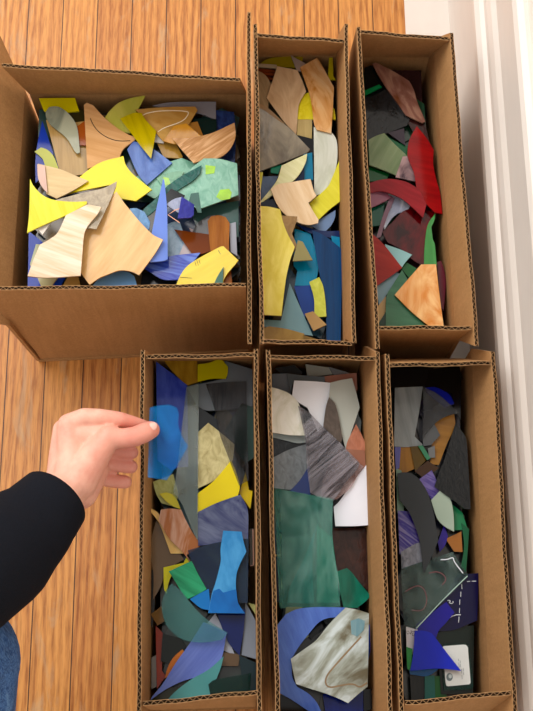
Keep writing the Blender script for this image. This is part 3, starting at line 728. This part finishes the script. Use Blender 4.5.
S('L','translucent pink-white pane crossing the streaked one',[(300,400),(345,430),(397,465),(370,500),(345,545),(290,590),(230,575),(250,480)],'swirl','B88C84','D8C4C4',30,tr=.25)
S('L','clear pane with broad dark and white diagonal streaks',[(145,232),(190,262),(238,312),(300,370),(378,450),(372,470),(330,520),(280,594),(225,580),(190,562),(178,460),(172,360)],'bands','4C4448','C0BCC4',-48,tr=.25)
S('M','ink blue scrap left of the big teal pane',[(48,190),(72,260),(76,360),(50,360)],'plain','203454')
S('M','black-blue scrap low at the left wall',[(50,365),(78,370),(82,545),(55,540)],'plain','101C30')
S('M','deep teal curved streak piece under the big teal pane',[(230,215),(205,300),(200,400),(205,545),(105,545),(115,480),(165,380)],'plain','10606C','1C747C')
S('M','green curved piece under the big teal pane',[(215,250),(275,300),(290,420),(300,545),(215,545)],'streak','1C6C58','2C8068',0)
S('M','big teal translucent pane in the middle',[(50,108),(150,125),(277,150),(275,260),(280,350),(300,460),(305,560),(200,562),(76,565),(66,400),(58,250)],'swirl','5CB4A4','A8DCD0',0,tr=.5)
S('N','olive scrap left of the opal piece',[(98,138),(160,138),(185,250),(140,280),(98,200)],'plain','76805E')
S('N','black scrap inside the curve of the periwinkle crescent',[(180,240),(205,200),(235,190),(240,215),(195,260)],'plain','121620')
S('N','brown scrap in the front left corner',[(75,470),(150,490),(175,545),(80,545)],'plain','30261E')
S('N','black cable scrap at the right wall near the front',[(393,450),(425,450),(430,525),(395,535)],'plain','1E1A1A')  # a dark cable, laid as a flat piece like the glass
S('N','royal blue piece under the front tip of the opal piece',[(238,470),(310,455),(392,450),(392,545),(250,545)],'streak','1C34A4','2844B8',0)
S('N','cobalt sliver at the right wall beside the opal piece',[(403,203),(427,205),(420,300),(410,345),(398,350)],'plain','2444AC')
S('M','jade green bent piece at the right wall',[(288,427),(330,412),(350,430),(380,470),(421,517),(400,540),(370,563),(318,563),(308,520)],'swirl','12705C','1F8A74')
S('N','periwinkle crescent along the left wall near the front',[(98,165),(145,145),(220,138),(332,140),(325,182),(270,178),(225,195),(185,240),(150,285),(122,330),(122,400),(140,440),(185,468),(215,500),(232,533),(215,550),(180,530),(120,490),(75,465),(70,330),(66,205)],'streak','4C68B8','6484CC',20)
sh = S('N','large opal grey and tan piece near the front',[(325,140),(370,148),(414,162),(412,300),(409,440),(372,470),(335,503),(290,482),(245,465),(190,448),(137,430),(125,380),(117,335),(165,300),(215,262),(265,200)],'swirl','807A66','CCD8DA',-50,c3='A4ACA2')
STROKE(sh,'N','brown_vein',[(385,250),(330,310),(285,360),(252,400),(248,430),(265,445),(310,435),(355,428),(380,445),(408,425)],1.7,simple('brown_vein','8A7458',.2,.5),'brown curving vein')
ON(sh,'N','blue_patch',[(345,190),(375,180),(400,190),(395,225),(370,250),(348,240)],glassmat('glass_blue_patch','swirl','7CA4B0','98B4B8'),label='pale blue patch')

# ============ lower right box
fill('lowright', .162, ['101418','18142C','1C2420','241C18','14182C'], 6)
S('O','black piece in the far left corner',[(60,80),(140,82),(222,90),(205,130),(180,168),(60,165)],'plain','15181B','1D2023')
S('O','black piece in the far right corner',[(210,95),(320,80),(328,130),(322,195),(270,180),(190,168)],'plain','0C100E','131715')
S('O','dark blue-black scrap at the right wall near the back',[(290,190),(322,190),(322,290),(300,260)],'plain','10101C')
S('O','bright blue curved piece behind the clear fan',[(190,165),(225,162),(258,175),(285,195),(300,225),(268,240),(200,185)],'plain','1830B0','1428A0')
S('O','amber wood-grain piece in the middle',[(228,298),(262,278),(300,264),(303,310),(272,380),(242,458),(208,455),(213,380)],'streak','9C6E2C','B48440',80)
S('O','honey amber piece at the left wall',[(95,388),(136,388),(150,430),(152,472),(110,490),(88,480)],'streak','9C6E20','B08030',0)
S('O','dark amber piece right of the honey amber piece',[(134,388),(172,385),(185,410),(192,442),(152,482)],'plain','68500F','745C18')
S('O','dark brown scrap below the dark amber piece',[(150,482),(200,442),(243,470),(185,510)],'plain','54361A')
S('O','black scrap between the green sliver and the amber wood-grain piece',[(180,380),(215,375),(212,440),(195,440)],'plain','181A1C')
S('O','pale green sliver beside the dark amber piece',[(163,385),(180,384),(197,410),(210,432),(197,440)],'plain','4C9470')
S('O','light grey square scrap under the clear fan',[(200,395),(226,385),(228,430),(205,430)],'plain','84888A')
S('O','lilac sliver at the left wall above the slate blade',[(74,390),(97,390),(92,470),(78,476)],'plain','6C6CB0')
S('O','pale green scrap at the left wall under the slate blade',[(80,470),(100,480),(110,640),(84,640)],'plain','88A894')
S('O','dull silver piece at the left wall',[(75,165),(130,162),(181,160),(168,250),(150,350),(183,383),(120,390),(72,388)],'streak','8C9496','A8B0B2',10)
S('O','grey fluted piece below the clear fan',[(180,355),(225,303),(247,345),(212,382),(183,387)],'plain','64686C','787C80')
S('O','clear fan-shaped piece near the back',[(182,162),(225,180),(262,207),(318,260),(275,270),(240,290),(205,325),(180,362),(184,260)],'streak','5C6064','888C90',-30,tr=.3)
S('O','violet piece with white scratches beside the slate blade',[(168,512),(215,478),(232,515),(247,552),(215,592)],'bands','44348C','8478B4',60)
S('O','green piece at the right wall below the black triangle',[(293,608),(332,640),(352,704),(300,706)],'plain','328C60')
S('P','orange-tan scrap framed by green glass',[(268,50),(327,22),(332,100),(300,98)],'plain','AC743C')
S('P','green narrow curved piece at the right wall',[(328,-10),(357,12),(352,90),(345,175),(325,160),(338,80)],'plain','1C6C48')
S('O','violet-and-white striped piece at the left wall',[(84,635),(130,638),(158,680),(172,730),(150,800),(90,800)],'bands','3C2C98','8C84B4',50)
S('P','clear crinkled piece under the slate blade',[(98,100),(150,70),(182,60),(182,135),(100,165)],'ripple','6C707C','A0A4B0')
S('P','violet crooked piece right of the slate blade',[(238,62),(250,30),(262,-5),(277,40),(265,75),(245,100)],'plain','38288C','44349C')
S('O','milky mint rounded piece right of the slate blade',[(212,592),(247,555),(275,572),(290,600),(298,650),(300,712),(262,690),(235,660)],'plain','A8BAAA','B8C8B8')
S('O','black triangle at the right wall',[(305,300),(328,328),(346,360),(355,480),(363,627),(340,625),(280,580),(225,540),(245,480),(262,440),(285,365)],'ripple','0F1113','1A1C1E')
S('P','dark striped piece along the front wall at left',[(132,568),(190,574),(190,665),(138,665)],'streak','1A2224','283034',0)
S('P','teal piece at the front wall',[(188,572),(225,568),(228,660),(188,660)],'plain','1C7068')
S('P','bright green piece at the front wall',[(222,572),(262,570),(272,655),(226,658)],'plain','1C6C30')
S('P','very dark green piece beneath the stickered pane',[(222,410),(300,390),(375,378),(375,470),(372,640),(250,640),(240,500)],'plain','1A2A26','22342E')
sh = S('P','cobalt black square piece with white pen dashes',[(310,187),(392,180),(391,270),(388,360),(345,378),(300,396),(238,402),(228,330)],'plain','0C0A30','14124C')
for p in ([(350,212),(362,210)],[(368,210),(385,210)],[(330,222),(331,240)],[(327,250),(326,270)],[(323,280),(322,300)],[(322,312),(321,332)],[(320,345),(318,368)]):
    STROKE(sh,'P','pen_mark',p,.5,M_WINK,'white dash')
STROKE(sh,'P','pen_mark',[(277,355),(292,344),(310,338),(326,338)],.8,M_WINK,'white arc')
STROKE(sh,'P','pen_mark',[(276,284),(284,282),(288,288),(280,290),(290,296),(298,292),(296,286)],.5,M_WINK,'white squiggle')
S('P','indigo piece between the clear pane and the cobalt square',[(158,372),(215,330),(270,290),(302,330),(268,370),(240,402),(225,452),(150,402)],'plain','1C148C','2820A0')
tagc = S('P','small white paper tag at the left wall',[(118,383),(162,395),(146,492),(120,468)],'plain','E4E4E8','DCDCE2',th=.0008,cat='paper tag',name='paper_tag')
for p in ([(120,402),(127,398),(131,408),(124,413),(121,405)],[(134,400),(140,398),(138,410),(132,412),(137,404)],[(141,402),(150,400),(151,410),(145,420),(140,412),(147,406)]):
    STROKE(tagc,'P','handwriting',p,.4,M_INK,'black scribble')
S('P','green strip at the left wall below the white paper tag',[(118,460),(142,468),(137,552),(122,545)],'plain','2C9C4C')
pane = S('P','dark green rounded pane carrying a white sticker',[(252,455),(262,448),(350,447),(358,470),(373,612),(365,622),(262,628)],'plain','1C4840','285850',tr=.15)
stm = simple('white_sticker', 'DCE2E0', .5, .3, 40, .04)
st = ON(pane,'R','sticker',[(252,222),(258,214),(375,205),(392,208),(402,222),(404,255),(418,430),(412,440),(285,452),(274,447),(270,430)],stm,label='white sticker with small grey text and a round logo')
P_ = (st, (pane[1][0]+.0006, pane[1][1], pane[1][2]), pane[2], pane[3])
M_GREY = simple('grey_print', '6C7C80', .6, .2)
ON(P_,'R','sticker_logo',[(293+19*math.cos(k*.5236), 397+24*math.sin(k*.5236)) for k in range(12)],M_GREY,.0002,'grey round logo')
ON(P_,'R','sticker_logo',[(297+10*math.cos(k*.5236), 392+13*math.sin(k*.5236)) for k in range(12)],simple('pale_print','C4D0D0',.6,.2),.0004,'pale round centre')
for q, (a0, a1) in enumerate([((346,290),(352,355)),((356,300),(360,345)),((364,350),(368,412)),((374,340),(377,385))]):
    n = 9
    for k in range(0, n, 1):
        if (k*7+q*3) % 5 == 4: continue
        u0 = k/n; u1 = u0+.6/n
        STROKE(P_,'R','sticker_text',[(a0[0]+(a1[0]-a0[0])*u0, a0[1]+(a1[1]-a0[1])*u0), (a0[0]+(a1[0]-a0[0])*u1, a0[1]+(a1[1]-a0[1])*u1)],.55,M_GREY,'small grey print')
S('P','azure piece under the royal blue pointed piece',[(130,548),(185,540),(245,538),(222,560),(190,572),(133,565)],'plain','1874C4','2084D0')
S('P','royal blue pointed piece aimed at the white sticker',[(150,398),(190,400),(215,408),(270,480),(327,552),(240,543),(133,552),(145,480)],'plain','1428B4','1C3CD4')
sh = S('P','clear greenish pane with a bright edge and red pen curves',[(98,162),(200,130),(295,100),(325,145),(354,188),(345,203),(250,295),(157,392),(110,380)],'swirl','6A8886','A4C0BC',20,tr=.55)
STROKE(sh,'P','edge_glint',[(352,190),(300,240),(250,290),(157,390)],.9,simple('painted_edge_glint','A8C4BC',.2,.6),'painted glint along the ground edge')  # pale ribbon paints the reflection caught along the glass edge
STROKE(sh,'P','pen_mark',[(115,250),(140,235),(165,225),(190,240),(200,290),(180,325),(140,320)],.8,M_REDINK,'faded red curve')
STROKE(sh,'P','pen_mark',[(205,180),(235,172),(262,185),(272,205),(255,225)],.8,M_REDINK,'faded red curve')
STROKE(sh,'P','pen_mark',[(250,128),(275,128),(298,118),(300,135),(335,180)],1.0,M_WINK,'white bent line')
S('O','slate charcoal blade curving down the left side',[(84,490),(110,486),(133,488),(165,510),(200,565),(222,640),(232,700),(240,745),(215,805),(185,872),(176,800),(165,730),(130,640),(92,590)],'plain','2F3438','383D42')
# ------------------------------------------------------------------ the person's arm, hand and knee
def cone_bm(bm, a, b, ra, rb, seg=18):
    """rounded tapered limb section"""
    a, b = Vector(a), Vector(b); ax = (b-a); L = ax.length; ax.normalize()
    u = ax.orthogonal().normalized(); v = ax.cross(u)
    rings = []
    prof = [(-math.cos(k*math.pi/10)*ra, math.sin(k*math.pi/10)*ra) for k in range(1, 6)]
    prof += [(L+math.sin(k*math.pi/10)*rb, math.cos(k*math.pi/10)*rb) for k in range(0, 5)]
    for d, r in prof:
        rings.append([bm.verts.new(a+ax*d+(u*math.cos(t*2*math.pi/seg)+v*math.sin(t*2*math.pi/seg))*r) for t in range(seg)])
    for i in range(len(rings)-1):
        for t in range(seg): bm.faces.new((rings[i][t], rings[i][(t+1)%seg], rings[i+1][(t+1)%seg], rings[i+1][t]))
    p0 = bm.verts.new(a-ax*ra); p1 = bm.verts.new(b+ax*rb)
    for t in range(seg):
        bm.faces.new((rings[0][(t+1)%seg], rings[0][t], p0)); bm.faces.new((rings[-1][t], rings[-1][(t+1)%seg], p1))
def fuse(name, chains, mat, parent, voxel, smooth_it, origin):
    bm = bmesh.new()
    for ch in chains:
        for i in range(len(ch)-1): cone_bm(bm, ch[i][0], ch[i+1][0], ch[i][1], ch[i+1][1])
    bmesh.ops.recalc_face_normals(bm, faces=bm.faces)
    me = bpy.data.meshes.new(name+'_raw'); bm.to_mesh(me); bm.free()
    o = bpy.data.objects.new(name+'_raw', me); C.objects.link(o)
    m = o.modifiers.new('r', 'REMESH'); m.mode = 'VOXEL'; m.voxel_size = voxel
    s = o.modifiers.new('s', 'SMOOTH'); s.factor = .5; s.iterations = smooth_it
    bpy.context.view_layer.update()
    me2 = bpy.data.meshes.new_from_object(o.evaluated_get(bpy.context.evaluated_depsgraph_get()))
    bpy.data.objects.remove(o)
    bm = bmesh.new(); bm.from_mesh(me2)
    for f in bm.faces: f.smooth = True
    return link(name, bm, mat, parent, origin, smooth=True)
def q(x, y, z): 
    p = px('Q', [(x, y)])[0]; return at(p[0], p[1], z)

def m_skin():
    t = NT('skin'); v = t.coord()
    f = t.noise(v, 38, 4, .6); f2 = t.noise(v, 700, 2)
    c = t.ramp(f, [(0.3, col('DC9A86')), (0.7, col('EBB8A2'))])
    # redder fingers, by place on the hand
    tc = t.n('ShaderNodeTexCoord'); sp = t.n('ShaderNodeSeparateXYZ'); t.l(tc.outputs['Object'], sp.inputs[0])
    k = t.ramp(t.math('MULTIPLY', t.math('ADD', sp.outputs[0], .0), 12.0), [(0.25, (0,0,0,1)), (0.9, (1,1,1,1))])
    c = t.mix(t.math('MULTIPLY', k, .55), c, col('DC7F70'))
    p = t.bsdf(c, .5, t.bump(t.math('ADD', f2, t.math('MULTIPLY', f, 2)), .15, .0008), .35)
    p.inputs['Subsurface Weight'].default_value = .12; p.inputs['Subsurface Radius'].default_value = (.012,.005,.003)
    p.inputs['Subsurface Scale'].default_value = .5
    return t.done(p)
M_SKIN = m_skin()
M_NAIL = simple('fingernail', 'F0B8AC', .25, .5, 60, .04)
wr = q(140, 385, .332)
per = empty('person', (-.40, -.12, 0))
tag(per, 'person in black long sleeve and blue jeans, holding azure glass over a box', 'person')
elbow = at(-75, 612, .50); shoulder = Vector((-.40, -.17, .80)); hipp = Vector((-.36, -.42, .34)); knee = Vector((-.325, .05, .42)); foot = Vector((-.36, -.20, .06))
mm = .001
H_ = [
 [(elbow, 40*mm), (at(20,540,.40), 36*mm), (q(80,430,.345), 29*mm), (wr, 25*mm)],
 [(q(150,370,.33), 23*mm), (q(165,250,.332), 19*mm), (q(148,140,.336), 14.5*mm)],
 [(q(115,375,.325), 18*mm), (q(118,260,.322), 15*mm), (q(125,150,.326), 12*mm)],
 [(q(165,370,.318), 25*mm), (q(170,200,.312), 17*mm)],
 [(q(190,385,.318), 22*mm), (q(235,300,.312), 21*mm), (q(215,200,.315), 18*mm)],
 [(q(185,350,.334), 22*mm), (q(250,245,.342), 18*mm), (q(302,178,.345), 14*mm), (q(345,185,.344), 11.8*mm), (q(398,178,.343), 12*mm), (q(440,161,.340), 11.8*mm), (q(461,152,.336), 10.6*mm)],
 [(q(190,170,.334), 15*mm), (q(280,175,.336), 14*mm)],
 [(q(150,135,.336), 14.5*mm), (q(205,105,.342), 11.5*mm), (q(265,103,.344), 10*mm), (q(340,112,.338), 9.3*mm), (q(395,127,.326), 8.5*mm), (q(440,140,.3155), 7.6*mm)],
 [(q(170,190,.305), 16*mm), (q(300,222,.303), 9.5*mm), (q(360,234,.301), 8.4*mm), (q(390,238,.300), 7.6*mm)],
 [(q(190,240,.300), 16*mm), (q(300,278,.293), 9.3*mm), (q(345,286,.291), 8.8*mm), (q(384,292,.290), 8.5*mm)],
 [(q(215,300,.294), 16*mm), (q(285,340,.283), 8.8*mm), (q(325,347,.281), 8.6*mm), (q(362,350,.279), 8.3*mm)],
 [(elbow, 40*mm), (shoulder, 48*mm), (Vector((-.30,-.30,.80)), 60*mm), (Vector((-.34,-.42,.55)), 95*mm), (hipp, 95*mm)],
 [(hipp, 85*mm), (knee, 50*mm), (foot, 38*mm)],
]
body = fuse('body', H_, M_SKIN, per, .0018, 4, wr)
# thumb nail
bm = bmesh.new(); bmesh.ops.create_uvsphere(bm, u_segments=16, v_segments=10, radius=1)
d = (q(475,146,.336)-q(430,165,.340)).normalized(); up = Vector((-.05,.25,1)).normalized(); s_ = d.cross(up).normalized(); up = s_.cross(d)
cN = q(461,138,.3458)
for v in bm.verts:
    c0 = v.co.copy(); v.co = cN + d*c0.x*.0078 + s_*c0.y*.0064 + up*(c0.z*.0022 - .0022*c0.y*c0.y)
link('thumb_nail', bm, M_NAIL, per, cN, smooth=True)

def m_cloth(name, c1, c2, sc, bumpd=.002):
    t = NT(name); v = t.coord(); f = t.noise(v, sc, 3, .7); g = t.noise(v, 14, 4, .6)
    c = t.ramp(f, [(0.3, col(c1)), (0.7, col(c2))])
    h = t.math('ADD', t.math('MULTIPLY', f, .3), t.math('MULTIPLY', g, 3))
    return t.done(t.bsdf(c, .92, t.bump(h, .5, bumpd), .12))
M_BLACK = m_cloth('black_knit', '0B0D13', '181B24', 900)
def m_denim():
    t = NT('denim'); v = t.coord(); f = t.noise(v, 45, 5, .75, .6); w = t.noise(t.coord(.7, (1,.08,1)), 900, 2)
    c = t.ramp(f, [(0.3, col('16305C')), (0.55, col('2C5490')), (0.78, col('6C94C0'))])
    c = t.mix(.35, c, t.ramp(w, [(0.35, col('122850')), (0.65, col('7CA0CC'))]))
    return t.done(t.bsdf(c, .9, t.bump(f, .5, .002), .15))
M_DENIM = m_denim()
# sleeve: open cuff around the wrist, then forearm, elbow, shoulder, trunk
cuff = at(54, 500, .345); 
def tube(name, path, mat, parent, seg=40, wrinkle=.0, inner=True, sub=5):
    pts = []
    for i in range(len(path)-1):
        for k in range(sub):
            t = k/sub; pts.append((path[i][0].lerp(path[i+1][0], t), path[i][1]*(1-t)+path[i+1][1]*t))
    pts.append(path[-1])
    for _ in range(3):
        pts = [pts[0]]+[((pts[i-1][0]+pts[i][0]*2+pts[i+1][0])/4, (pts[i-1][1]+pts[i][1]*2+pts[i+1][1])/4) for i in range(1, len(pts)-1)]+[pts[-1]]
    if inner: pts = [(pts[0][0]+(pts[1][0]-pts[0][0])*1.2, pts[0][1]-.0045), (pts[0][0]+(pts[1][0]-pts[0][0])*.06, pts[0][1]-.004), (pts[0][0]-(pts[1][0]-pts[0][0])*.05, pts[0][1]-.0015)]+pts
    bm = bmesh.new(); rings = []; n = len(pts); u = None
    for i, (c, r) in enumerate(pts):
        d = (pts[min(i+1,n-1)][0]-pts[max(i-1,0)][0])
        if inner and i < 4: d = pts[8][0]-pts[4][0]
        d.normalize()
        u = (Vector((0,0,1)) if u is None else u); u = (u-u.dot(d)*d).normalized(); v = d.cross(u)
        rg = []
        for t in range(seg):
            a = t*2*math.pi/seg
            rr = r*(1+wrinkle*(math.sin(a*2+i*.55)*.6+math.sin(a*3-i*.9)*.4+math.sin(i*1.7)*.25)*(1 if i > 6 else .25))
            rg.append(bm.verts.new(c+(u*math.cos(a)*.92+v*math.sin(a))*rr))
        rings.append(rg)
    for i in range(n-1):
        for t in range(seg): bm.faces.new((rings[i][t], rings[i][(t+1)%seg], rings[i+1][(t+1)%seg], rings[i+1][t]))
    bm.faces.new(rings[-1])
    bmesh.ops.recalc_face_normals(bm, faces=bm.faces)
    return link(name, bm, mat, parent, cuff, smooth=True)
sw = tube('sweater', [(cuff, .043), (at(32,524,.368), .049), (at(-3,556,.405), .063), (elbow, .062), ((elbow+shoulder)/2, .066), (shoulder, .075), (Vector((-.36,-.30,.78)), .10), (Vector((-.36,-.40,.60)), .14), (Vector((-.36,-.43,.42)), .14)], M_BLACK, per, wrinkle=.03)
knee_p = knee
je = tube('jeans', [(Vector((-.36,-.46,.40)), .135), (Vector((-.36,-.40,.36)), .125), (hipp*.6+knee*.4, .095), (knee*.96+hipp*.04, .083), (knee+Vector((0,.012,-.03)), .080), (knee*.6+foot*.4, .066), (foot+Vector((0,0,.02)), .058)], M_DENIM, per, wrinkle=.02, inner=False)

# blue glass in the fingers
hp = [(75,240),(110,232),(150,228),(178,240),(186,262),(184,300),(193,335),(205,362),(222,384),(195,435),(165,480),(140,515),(68,505),(72,370)]
P = px('I', hp); P = [(p.x, p.y) for p in smooth_outline([Vector(x) for x in P])]
g0 = at(154, 427, .3240); a_, b_ = -.30, .10
z0 = g0.z - a_*g0.x - b_*g0.y
w = [at_plane(x, y, z0, a_, b_) for x, y in P]
org = Vector((sum(p.x for p in w)/len(w), sum(p.y for p in w)/len(w), 0)); org.z = z0+a_*org.x+b_*org.y
hg = prism([(p.x,p.y) for p in w], (z0, a_, b_), .0022, glassmat('held_blue_glass','swirl','1488D0','30A4E8',0,.35), 'glass_shard', None, org)
tag(hg, 'bright azure glass piece held between thumb and finger above the lower left box', 'glass piece')
# ------------------------------------------------------------------ light: soft daylight from a window beyond the top of the picture, bright room
w = bpy.data.worlds.new('room_light'); bpy.context.scene.world = w; w.use_nodes = True
bg = w.node_tree.nodes['Background']; bg.inputs[0].default_value = (1.0, .965, .92, 1); bg.inputs[1].default_value = 1.0
def area(name, loc, target, sx, sy, power, colr):
    d = bpy.data.lights.new(name, 'AREA'); d.shape = 'RECTANGLE'; d.size = sx; d.size_y = sy; d.energy = power; d.color = colr
    o = bpy.data.objects.new(name, d); C.objects.link(o); o.location = loc
    o.rotation_euler = (Vector(target)-Vector(loc)).to_track_quat('-Z', 'Y').to_euler(); return o
area('window_daylight', (-1.5, 1.9, 3.0), (0, .42, .1), 2.4, 2.2, 95, (1, .97, .94))
vs = bpy.context.scene.view_settings
vs.view_transform = 'Standard'; vs.look = 'None'; vs.gamma = 1; vs.use_curve_mapping = False; vs.exposure = 0
